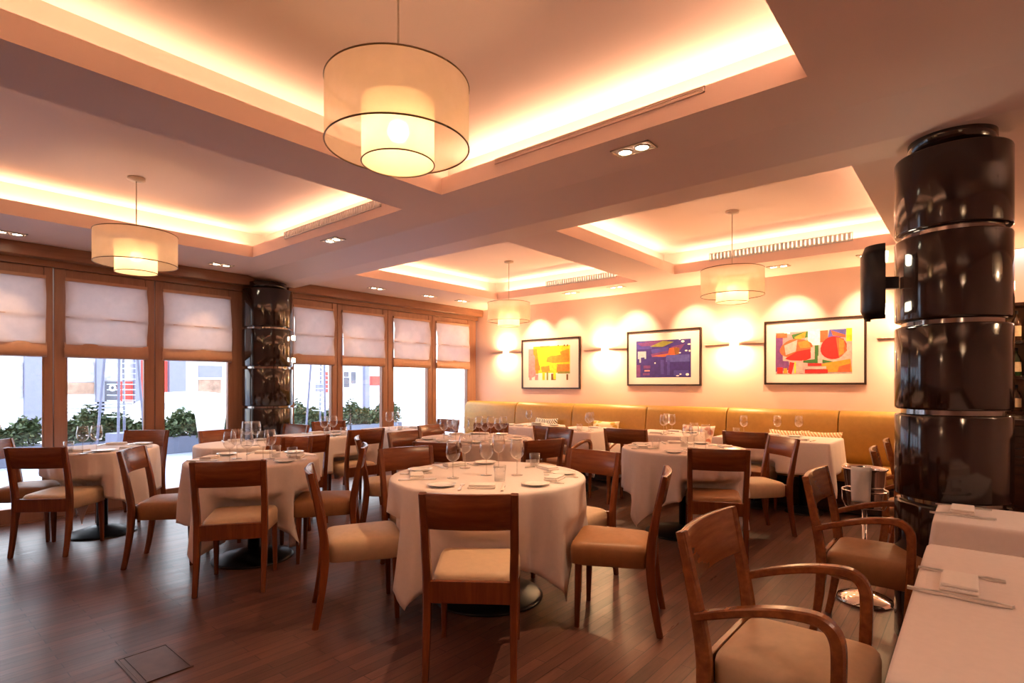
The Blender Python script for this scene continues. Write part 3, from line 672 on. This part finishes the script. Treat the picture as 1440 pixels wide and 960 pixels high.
# ------------------------------------------------------------------ tableware
ZS = ZT+.0065
def p_wine():
    t = thing('wine_glass', '', 'wine glass')
    m = MB(); m.lathe([(.003,.098),(.018,.102),(.034,.116),(.043,.138),(.045,.155),(.041,.185),(.034,.222),(.0325,.222)], 24); m.obj('bowl', M['glass'], t)
    m = MB(); m.lathe([(.007,.004),(.004,.012),(.0035,.05),(.004,.098)], 10); m.obj('stem', M['glass'], t)
    m = MB(); m.lathe([(0,0),(.036,0),(.036,.0015),(.02,.003),(.007,.005)], 20); m.obj('foot', M['glass'], t)
    return Proto(t)
def p_tumbler():
    m = MB(); m.lathe([(0,.008),(.029,.008),(.0305,0),(.036,.09),(.0345,.09)], 24); return Proto(tag(m.obj('tumbler', M['glass']), None, 'tumbler'))
def p_napkin():
    m = MB(); m.box((0,0,.006), (.15,.085,.012), bev=.004); m.box((.002,.001,.0165), (.145,.08,.009), bev=.004); return Proto(tag(m.obj('napkin', M['napkin']), None, 'napkin'))
def p_plate():
    m = MB(); m.lathe([(0,0),(.045,0),(.055,.004),(.078,.013),(.080,.0145),(.077,.0155),(.055,.0075),(.045,.005),(0,.005)], 32); return Proto(tag(m.obj('side_plate', M['china']), None, 'plate'))
def p_fork():
    m = MB(); o = [(-.006,-.10),(.006,-.10),(.0085,-.06),(.004,-.01),(.0045,.04),(.011,.055),(.012,.068),(-.012,.068),(-.011,.055),(-.0045,.04),(-.004,-.01),(-.0085,-.06)]
    m.prism(o, 0, .005)
    for k in range(4): m.b2(-.0118+k*.0066,-.0118+k*.0066+.0036,.066,.10,0,.004)
    return Proto(tag(m.obj('fork', M['steel']), None, 'fork'))
def p_knife():
    m = MB(); m.prism([(-.007,-.11),(.007,-.11),(.009,-.07),(.006,-.015),(.0065,-.01),(.012,.02),(.012,.07),(.005,.105),(-.006,.11),(-.006,-.012)], 0, .007)
    return Proto(tag(m.obj('table_knife', M['steel']), None, 'knife'))
WINE, TUMB, NAPK, PLAT, FORK, KNIF = p_wine(), p_tumbler(), p_napkin(), p_plate(), p_fork(), p_knife()
GL = {'T1':[(-2.398,2.303),(-2.315,2.508),(-2.17,2.63),(-2.622,2.63),(-2.472,2.799)],
'T2':[(-4.075,1.717),(-3.989,1.80),(-3.976,1.91),(-4.053,2.0),(-4.268,1.851)],
'T3':[(-5.52,1.18),(-5.535,1.275)],'T4':[(-5.10,2.30),(-5.05,2.36)],'T5':[(-5.29,3.20),(-5.30,3.31)],'T6':[(-5.521,4.22),(-5.455,4.27)],
'T7':[(-4.087,3.80),(-4.262,4.062),(-3.949,3.83),(-4.091,4.104),(-3.87,3.983),(-4.031,4.256),(-3.732,4.023),(-3.938,4.334),(-3.67,4.157),(-3.783,4.362)],
'B1':[(-4.50,5.70)],'B2':[(-3.53,5.62),(-3.613,5.80)],'B3':[(-2.667,5.80),(-2.747,6.05),(-2.64,5.96)],'T8':[(-1.882,4.567),(-1.902,4.757),(-1.74,4.60)],'B4':[(-1.936,6.229),(-1.651,6.44),(-1.461,6.54)]}
TU = {'T1':[(-2.118,2.41),(-2.304,2.982)],'T2':[(-4.139,2.09),(-3.911,2.1)],'T3':[(-5.72,1.13)],'T5':[(-5.45,3.33),(-5.30,3.44)],'T6':[(-5.408,4.3)],'B2':[(-3.62,5.56)],'T8':[(-2.137,4.489),(-2.011,4.80)],'B4':[(-1.983,6.13)]}
def row(proto, D, noun, grp):
    for k, L in D.items():
        L = sorted(L, key=px)
        for i, p in enumerate(L):
            lab = f'{noun} on {TN[k]}' if len(L) == 1 else f'{ORD[i]} {noun} on {TN[k]}' if len(L) > 2 else f'{("left","right")[i]} {noun} on {TN[k]}'
            proto.put((p[0], p[1], ZS), i*1.1, lab, grp)
row(WINE, GL, 'stemmed wine glass', 'wine glasses on the tables')
row(TUMB, TU, 'clear tumbler', 'tumblers on the tables')
def place(k, x, y, ang, where, napkin=True, plate=True, sgn=1):
    # ang = direction from table middle to the diner; x, y = where the napkin lies
    o = (cos(ang), sin(ang)); f = (-o[0], -o[1]); r = (f[1], -f[0]); rz = atan2(f[1], f[0])-pi/2
    def at(a, b): return (x+r[0]*a+f[0]*b, y+r[1]*a+f[1]*b, ZS)
    on = f'{TN[k]}, {where}'
    if napkin: NAPK.put(at(0, 0), rz, f'folded white napkin on {on}', 'folded napkins at the place settings')
    FORK.put(at(-.115, 0), rz, f'steel fork on {on}', 'forks at the place settings')
    KNIF.put(at(.115, 0), rz, f'steel table knife on {on}', 'knives at the place settings')
    if plate: PLAT.put(at(-.225, .03), rz, f'white side plate on {on}', 'side plates at the place settings')
def ring(k, R, seats):
    cx, cy = RT_[k][:2]
    for a, w in seats: place(k, cx+cos(a)*R, cy+sin(a)*R, a, w)
def toward(k, x, y): return atan2(y-RT_[k][1], x-RT_[k][0])
ring('T1', .44, [(toward('T1',-1.845,1.925),'place nearest the camera'),(toward('T1',-2.82,1.92),'left place'),(toward('T1',-1.55,2.76),'right place'),(toward('T1',-3.03,2.60)-.2,'far left place'),(toward('T1',-2.10,3.135),'far right place')])
ring('T2', .32, [(toward('T2',-3.745,1.64),'near place'),(toward('T2',-4.62,1.53),'left place'),(toward('T2',-3.82,2.34),'right place'),(toward('T2',-4.6,2.3),'far place')])
ring('T3', .28, [(toward('T3',-5.5,.95),'near place'),(toward('T3',-6.36,1.74),'far place'),(toward('T3',-5.4,1.7),'right place')])
ring('T4', .24, [(toward('T4',-5.76,2.47),'window place')])
ring('T7', .45, [(toward('T7',-3.46,3.3),'near left place'),(toward('T7',-3.09,3.88),'near right place'),(toward('T7',-4.06,3.1),'left place'),(toward('T7',-4.64,4.38),'far left place'),(toward('T7',-3.5,4.62),'far right place'),(toward('T7',-4.38,4.74),'far place')])
ring('T8', .37, [(toward('T8',-1.56,4.31),'near place'),(toward('T8',-1.5,5.15),'right place'),(toward('T8',-2.4,4.4),'left place'),(toward('T8',-2.3,5.2),'far place')])
place('T5', -5.36, 3.62, 0, 'room-side place'); place('T5', -5.78, 3.4, pi, 'window-side place')
place('T6', -5.5, 4.62, pi/2, 'far place')
for k, xc in (('B1',-4.68),('B2',-3.78),('B3',-2.78),('B4',-1.75)):
    y0, y1 = RC_[k][2], RC_[k][3]; place(k, xc, y0+.16, -pi/2, 'front place'); place(k, xc+.05, y1-.16, pi/2, 'bench-side place')
place('B4', -1.35, 6.10, -pi/2, 'right front place'); 
place('T9', -.045, 3.14, pi, 'armchair place', plate=False); place('T10', -.035, 1.98, pi, 'armchair place', plate=False)
# stack of plates on the leftmost banquette table
for i in range(4): PLAT.put((-4.52,5.90,ZS+i*.011), 0, f'white plate on the leftmost banquette table, {["lowest","second lowest","third lowest","topmost"][i]} of its stack', 'stacked plates on the leftmost banquette table')

# ------------------------------------------------------------------ banquette cushions
def cush_mat(name, a, b, kind):
    m, nt, bs = newmat(name); mp = tcoord(nt, (1,1,1), rot=(0,.6,0))
    w = nt.nodes.new('ShaderNodeTexWave' if kind == 'wave' else 'ShaderNodeTexVoronoi')
    w.inputs['Scale'].default_value = 12
    if kind == 'wave': w.inputs['Distortion'].default_value = 4
    nt.links.new(mp.outputs[0], w.inputs['Vector'])
    r = ramp(nt, w.outputs['Fac' if kind == 'wave' else 'Distance'], [(.35, a), (.5, b)]); nt.links.new(r.outputs[0], bs.inputs['Base Color']); bs.inputs['Roughness'].default_value = .85; return m
CUS = [(-5.02,'black and white patterned scatter cushion on the banquette',(.05,.04,.04),(.8,.75,.66),'wave'),(-3.98,'yellow patterned scatter cushion on the banquette',(.62,.36,.06),(.85,.72,.45),'vor'),(-2.66,'pink patterned scatter cushion on the banquette',(.55,.22,.16),(.85,.70,.62),'vor'),(-1.62,'cream striped scatter cushion on the banquette, left behind wide table',(.55,.25,.10),(.88,.74,.52),'wave'),(-1.30,'cream striped scatter cushion on the banquette, right behind wide table',(.88,.74,.52),(.62,.32,.14),'wave')]
for x, lab, a, b, kd in CUS:
    m = MB(); N = 20; w, h, d = .21, .19, .075
    for s in (-1, 1):
        rows = []
        for i in range(N+1):
            rws = []
            for j in range(N+1):
                u, v = -1+2*i/N, -1+2*j/N; k = (max(0, 1-u**4)*max(0, 1-v**4))**.5
                pin = 1-.10*(1-u*u)*abs(v)**3
                rws.append((u*w*(1-.08*(1-v*v)), s*d*k, v*h*(1-.08*(1-u*u))))
            rows.append(rws)
        m.grid(rows)
    o = m.obj('scatter_cushion', cush_mat('cushion_fabric', a, b, kd), None, (x, 6.755, .462+.150)); o.rotation_euler = (radians(-14), 0, 0)
    tag(o, lab, 'cushion', 'scatter cushions on the banquette')

# ------------------------------------------------------------------ wine bucket
bx, by = -.515, 3.93
t = thing('bucket_stand', 'chrome pole stand with domed base holding the wine bucket', 'stand', (bx, by, 0))
m = MB(); m.lathe([(0,0),(.155,0),(.155,.012),(.14,.03),(.08,.05),(.03,.06),(0,.06)], 40); m.obj('base', M['chrome'], t)
m = MB(); m.lathe([(.014,.05),(.014,.56),(0,.56)], 16); m.obj('pole', M['chrome'], t)
m = MB(); m.tube([(.118*cos(a*pi/20), .118*sin(a*pi/20), .67) for a in range(41)], .005, 8)
for a in (0, pi/2, pi, 3*pi/2): m.tube([(.0,.0,.555),(.10*cos(a),.10*sin(a),.560),(.118*cos(a),.118*sin(a),.60),(.118*cos(a),.118*sin(a),.67)], .004, 6)
m.obj('cradle', M['chrome'], t)
m = MB(); m.lathe([(0,.568),(.085,.568),(.09,.575),(.111,.79),(.122,.80),(.122,.806),(.108,.806),(.104,.79),(.084,.58),(0,.58)], 40)
tag(m.obj('wine_bucket', M['chrome'], None, (bx, by, 0)), 'shiny metal wine bucket with white towel, left of the foreground column', 'bucket')
m = MB(); rows = []; dv = Vector((-.02, -1, 0)).normalized(); sv = Vector((1, -.02, 0))
for i in range(19):
    t_ = i/18; rowp = []
    for j in range(9):
        u = -1+j/4
        if t_ < .2: rr, z = .085+.045*t_/.2, .795+.022*sin(t_/.2*pi/2)
        else: rr, z = .130-.008*(t_-.2), .815-.20*(t_-.2)/.8
        wv = .052*u*(1-.1*t_)
        bow = sqrt(max(0, rr*rr-wv*wv))
        rowp.append(tuple(dv*(bow+.004*sin(3*u+5*t_))+sv*wv+Vector((0,0,z))))
    rows.append(rowp)
m.grid(rows); o = m.obj('towel', M['towel'], None, (bx, by, 0)); sm = o.modifiers.new('thickness', 'SOLIDIFY'); sm.thickness = .006; sm.offset = 1
tag(o, 'white towel draped over the rim of the wine bucket', 'towel')

# ------------------------------------------------------------------ floor hatch
t = thing('floor_hatch', 'small metal floor access hatch in the left foreground', 'floor hatch', (-2.95, .90, .001))
m = MB(); m.b2(-.17,.17,-.11,-.10,0,.004); m.b2(-.17,.17,.10,.11,0,.004); m.b2(-.17,-.16,-.10,.10,0,.004); m.b2(.16,.17,-.10,.10,0,.004); m.obj('frame', M['hatch'], t)
m = MB(); m.b2(-.158,.158,-.075,.098,0,.0025); m.obj('lid', M['hatch'], t)
m = MB(); m.b2(-.158,.158,-.098,-.079,0,.003); m.obj('flap', M['hatch'], t)

# ------------------------------------------------------------------ bar at right
t = thing('bar_counter', 'dark bar counter behind the foreground column', 'bar counter', (0, 0, 0))
m = MB(); m.b2(.16,2.3,5.6,6.15,.0,1.0,bev=.006); m.obj('body', M['wood_dark'], t)
m = MB(); m.b2(.10,2.34,5.5,6.2,1.0,1.05,bev=.01); m.obj('counter_top', M['wood_dark'], t)
for i in range(3):
    m = MB(); m.b2(.22+i*.68,.82+i*.68,5.585,5.6,.16,.92,bev=.005); m.obj('front_panel', M['wood_dark'], t)
t = thing('bottle_shelf', 'lit bottle shelving at the right picture edge', 'shelf', (0, 0, 0))
m = MB(); m.b2(.14,2.3,7.40,7.43,.9,2.1); m.obj('back_panel', plain('back_panel_paint', (.35,.2,.11), .6), t)
for z in (1.02, 1.36, 1.70, 2.06):
    m = MB(); m.b2(.14,2.3,7.14,7.40,z,z+.03); m.obj('shelf', M['wood_dark'], t)
for x in (.14, 1.2, 2.27):
    m = MB(); m.b2(x,x+.03,7.14,7.40,.9,2.1); m.obj('upright', M['wood_dark'], t)
m = MB(); m.b2(.14,2.3,7.10,7.40,.0,.9); m.obj('cabinet', M['wood_dark'], t)
BC = [((.05,.02,.008),'dark brown'),((.30,.12,.02),'amber'),((.02,.05,.015),'dark green'),((.28,.03,.02),'red')]
BM = [plain('bottle_glass', c, .08, spec=.8) for c, n in BC]; BLAB = plain('bottle_label', (.75,.62,.40), .7, var=.1, scale=30)
nb = 0
for zi, z in enumerate((1.05, 1.39, 1.73)):
    for i in range(4):
        k = (i+zi*2) % 4; x = .30+i*.10
        t = thing('bottle', f'{BC[k][1]} bottle, {ORD[i]} on the {["lowest","middle","top"][zi]} bar shelf', 'bottle', (x, 7.26, z), 0, 'bottles on the bar shelves')
        m = MB(); hh = .25+.02*((i*7+zi) % 3); m.lathe([(0,0),(.036,0),(.038,.006),(.038,hh*.6),(.03,hh*.7),(.013,hh*.8),(.013,hh),(0,hh)], 20); m.obj('body', BM[k], t)
        m = MB(); m.lathe([(.0385,hh*.15),(.0385,hh*.5)], 20); m.obj('label', BLAB, t)
        m = MB(); m.lathe([(.0145,hh-.03),(.0145,hh+.004),(0,hh+.004)], 12); m.obj('cap', M['black_metal'], t)
point('shelf_glow', (.9, 6.9, 2.2), 12, WARM, .05)

# ------------------------------------------------------------------ outside
M['deck'] = plain('deck_boards', (.46,.50,.62), .6, var=.12, scale=1.2, stretch=(9,.3,1))
M['street'] = plain('street', (.75,.76,.80), .8)
M['leaf'] = plain('leaves', (.040,.062,.020), .6, var=.6, scale=30)
M['leaf2'] = plain('leaves_light', (.085,.115,.045), .6, var=.5, scale=30)
M['planter'] = plain('planter_grey', (.17,.19,.26), .6)
M['white'] = plain('white_paint', (.9,.9,.9), .5)
M['car'] = plain('car_white', (.92,.93,.95), .15)
M['car_glass'] = plain('car_glass', (.35,.45,.5), .1)
M['shop_post'] = plain('shop_post', (.20,.21,.30), .5)
M['shop_red'] = plain('shop_red', (.75,.05,.04), .5)
M['shop_dark'] = plain('shop_dark', (.09,.09,.12), .3, var=.4, scale=2)
M['shop_wall'] = plain('shop_wall', (.62,.63,.68), .8)
M['shop_lilac'] = plain('shop_lilac', (.45,.44,.60), .5, var=.3, scale=3)
M['shop_brown'] = plain('shop_brown', (.35,.22,.16), .7, var=.4, scale=3)
m = MB()
for i in range(36): m.b2(-12.6,XW-.06,-5+i*.5,-5+i*.5+.494,-.06,-.01)
struct(m.obj('deck', M['deck']))
m = MB(); m.b2(-45,-12.6,-25,45,-.45,-.35); struct(m.obj('street', M['street']))
def hedge(y0, y1, label, seed, x=-11.9, h=.62):
    t = thing('hedge_planter', label, 'planter', (x, (y0+y1)/2, -.01), 0, 'hedge planters on the terrace')
    hw = (y1-y0)/2; m = MB(); m.b2(-.22,.22,-hw,hw,0,.32,bev=.01); m.obj('planter_box', M['planter'], t)
    rnd = random.Random(seed); m = MB()
    for i in range(int(4200*hw)):
        y = rnd.uniform(-hw+.07, hw-.07); top = h*(.80+.2*sin(y*5+seed)+.12*sin(y*13+seed*2))
        a = rnd.uniform(0, 2*pi); rr = .30*sqrt(rnd.random()); z = .30+top*rnd.random()**.6*(1-(rr/.36)**2*.6)
        c = Vector((rr*cos(a), y+.03*sin(a), z)); s = rnd.uniform(.035,.065)
        u = Vector((rnd.gauss(0,1), rnd.gauss(0,1), rnd.gauss(0,.6))).normalized(); v = u.orthogonal().normalized()
        m.add([c-u*s, c+v*s*.45, c+u*s, c-v*s*.45], [(0,1,2,3)], 0 if rnd.random() < .6 else 1)
    m.obj('foliage', [M['leaf'], M['leaf2']], t, recalc=False)
    m = MB()
    for i in range(int(hw*8)): 
        y = -hw+.1+i*.25
        if y < hw: m.tube([(0,y,.3),(.03*sin(i),y+.03,.3+h*.6)], .012, 6)
    m.obj('stems', M['shop_brown'], t)
hedge(-.4,2.02,'clipped hedge planter seen through the leftmost window',1); hedge(2.06,3.55,'clipped hedge planter seen through second full window',2); hedge(3.6,5.3,'clipped hedge planter seen left of the dark column',3,h=.52)
hedge(6.2,7.75,'clipped hedge planter seen right of the dark column',4); hedge(7.8,9.35,'clipped hedge planter seen through the second and third right windows',5,h=.6)
m = MB(); m.lathe([(0,0),(.17,0),(.27,.82),(.25,.84),(.23,.80),(0,.78)], 32); tag(m.obj('tall_planter', M['white'], None, (-11.15,4.35,-.01)), 'tall tapered white planter outside, left of the dark column', 'planter')
def heater(x, y, label):
    t = thing('patio_heater', label, 'patio heater', (x, y, -.01), .4, 'pyramid patio heaters on the terrace')
    for a in range(4):
        c, s = cos(a*pi/2+pi/4), sin(a*pi/2+pi/4); m = MB(); m.bar([(.34*c,.34*s,0),(.20*c,.20*s,2.0)], (.035,.035), (s,-c,.01)); m.obj('leg', M['shop_post'], t)
    m = MB(); m.lathe([(.05,.75),(.05,2.0)], 16); m.obj('glass_tube', M['pane'], t)
    m = MB()
    for i in range(14): m.b2(-.14,.14,.12,.13,.8+i*.085,.815+i*.085); m.b2(-.14,.14,-.13,-.12,.8+i*.085,.815+i*.085)
    m.obj('guard', M['grille'], t)
    m = MB(); m.b2(-.15,.15,-.15,.15,.02,.55,bev=.01); m.obj('body', M['shop_post'], t)
    m = MB(); m.lathe([(.36,2.0),(.05,2.2),(0,2.2)], 4, smooth=False); m.obj('hood', M['grille'], t)
heater(-10.4, 2.72, 'pyramid patio heater outside the second full window'); heater(-9.9, 5.95, 'pyramid patio heater outside, just right of the dark column')
# car on the street
t = thing('car', 'white parked car on the street, seen left of the dark column', 'car', (-17.0, 6.3, -.35), -pi/2)
body = [(-2.1,.25),(-2.12,.75),(-1.9,.92),(-1.1,1.0),(-.6,1.38),(.1,1.46),(.9,1.42),(1.5,1.05),(2.0,.98),(2.12,.7),(2.1,.25)]
m = MB(); rows = []
for w, k in ((-.86,.0),(-.88,.5),(-.6,1),(.6,1),(.88,.5),(.86,.0)):
    rows.append([(x, w*(1-.18*max(0,(z-.95))/.5), .25+(z-.25)*(1 if abs(w) < .7 else .985)) for x, z in body])
m.grid(rows); m.add(rows[0],[tuple(range(len(body)))]); m.add(rows[-1],[tuple(range(len(body)))]); m.obj('body', M['car'], t)
for sx in (-1.35, 1.35):
    for sy in (-.8, .8):
        m = MB(); m.lathe([(0,-.1),(.31,-.1),(.33,0),(.31,.1),(0,.1)], 24); o = m.obj('wheel', M['black_metal'], t, (sx, sy, .33)); o.rotation_euler = (pi/2, 0, 0)
m = MB()
for s in (-1, 1): m.add([(-.95,s*.885,1.0),(-.52,s*.80,1.32),(.25,s*.80,1.36),(.25,s*.885,1.0)], [(0,1,2,3)]); m.add([(.32,s*.885,1.0),(.32,s*.80,1.36),(.85,s*.80,1.33),(1.35,s*.87,1.02)], [(0,1,2,3)])
m.add([(-1.10,-.62,1.01),(-.63,-.58,1.37),(-.63,.58,1.37),(-1.10,.62,1.01)], [(0,1,2,3)]); m.obj('window_glass', M['car_glass'], t)
# shop fronts
t = thing('shop_building', 'row of shop fronts with dark posts across the street', 'building', (-25, 0, -.35))
m = MB(); m.b2(-.4,-.1,-14,18.9,0,4.2); m.obj('facade', M['shop_wall'], t)
for y, w in ((4.1,.38),(5.86,.12),(7.05,.10),(8.45,.30),(17.6,.14)):
    m = MB(); m.b2(-.1,.12,y-w,y+w,0,3.6); m.obj('post', M['shop_post'], t)
for (y0,y1,z0,z1,k) in ((4.6,5.7,1.75,2.5,'shop_lilac'),(4.7,5.7,1.3,1.72,'shop_brown'),(5.98,6.95,1.80,2.6,'shop_lilac'),(5.98,6.40,1.0,1.76,'shop_dark'),(6.42,6.92,1.0,1.76,'shop_red'),(7.2,7.75,1.1,2.6,'shop_red'),(7.8,8.12,1.35,2.6,'shop_red'),(9.3,10.25,1.95,2.45,'shop_post'),(9.3,10.2,1.25,1.85,'shop_brown'),(3.0,3.7,1.2,2.4,'shop_lilac'),(14.7,15.1,1.3,1.7,'shop_post'),(15.2,15.35,1.2,2.3,'shop_red'),(16.3,16.6,1.5,2.0,'shop_dark'),(16.75,17.0,1.7,2.3,'shop_dark'),(16.3,16.55,2.05,2.3,'shop_dark'),(17.78,18.8,1.6,2.1,'shop_red'),(17.78,18.8,1.0,1.55,'shop_lilac')):
    m = MB(); m.b2(-.1,-.05+(.01 if k == 'shop_red' else 0),y0,y1,z0,z1); m.obj('shop_window', M[k], t)
m = MB(); m.b2(-.1,-.02,9.2,10.35,1.86,1.94); m.obj('ledge', M['white'], t)
m = MB(); m.tube([(-.03, 6.26+.085*cos(a*pi/16), 1.52+.10*sin(a*pi/16)) for a in range(33)], .035, 8); o = m.obj('ring_logo', M['white'], t); o['label'] = 'white ring logo'
for i in range(4):
    m = MB(); m.b2(.05,.12,4.6,6.9,.55+i*.13,.61+i*.13); m.obj('bench_slat', M['white'], t)

# ------------------------------------------------------------------ daylight
w = bpy.data.worlds.new('sky'); SC.world = w; w.use_nodes = True; nt = w.node_tree; bg = nt.nodes['Background']
tc = nt.nodes.new('ShaderNodeTexCoord'); sp = nt.nodes.new('ShaderNodeSeparateXYZ'); nt.links.new(tc.outputs['Generated'], sp.inputs[0])
r = ramp(nt, sp.outputs['Z'], [(.0, (1,1,1)), (.6, (.74,.84,1.0))]); nt.links.new(r.outputs[0], bg.inputs['Color'])
bg.inputs['Strength'].default_value = 2.0
for y0, y1 in ((-.5,3.1),(3.6,7.16)):
    o = area('window_portal', (XW-.12, (y0+y1)/2, 1.25), (0, -pi/2, 0), 2.4, y1-y0, 1, (1,1,1)); o.data.cycles.is_portal = True
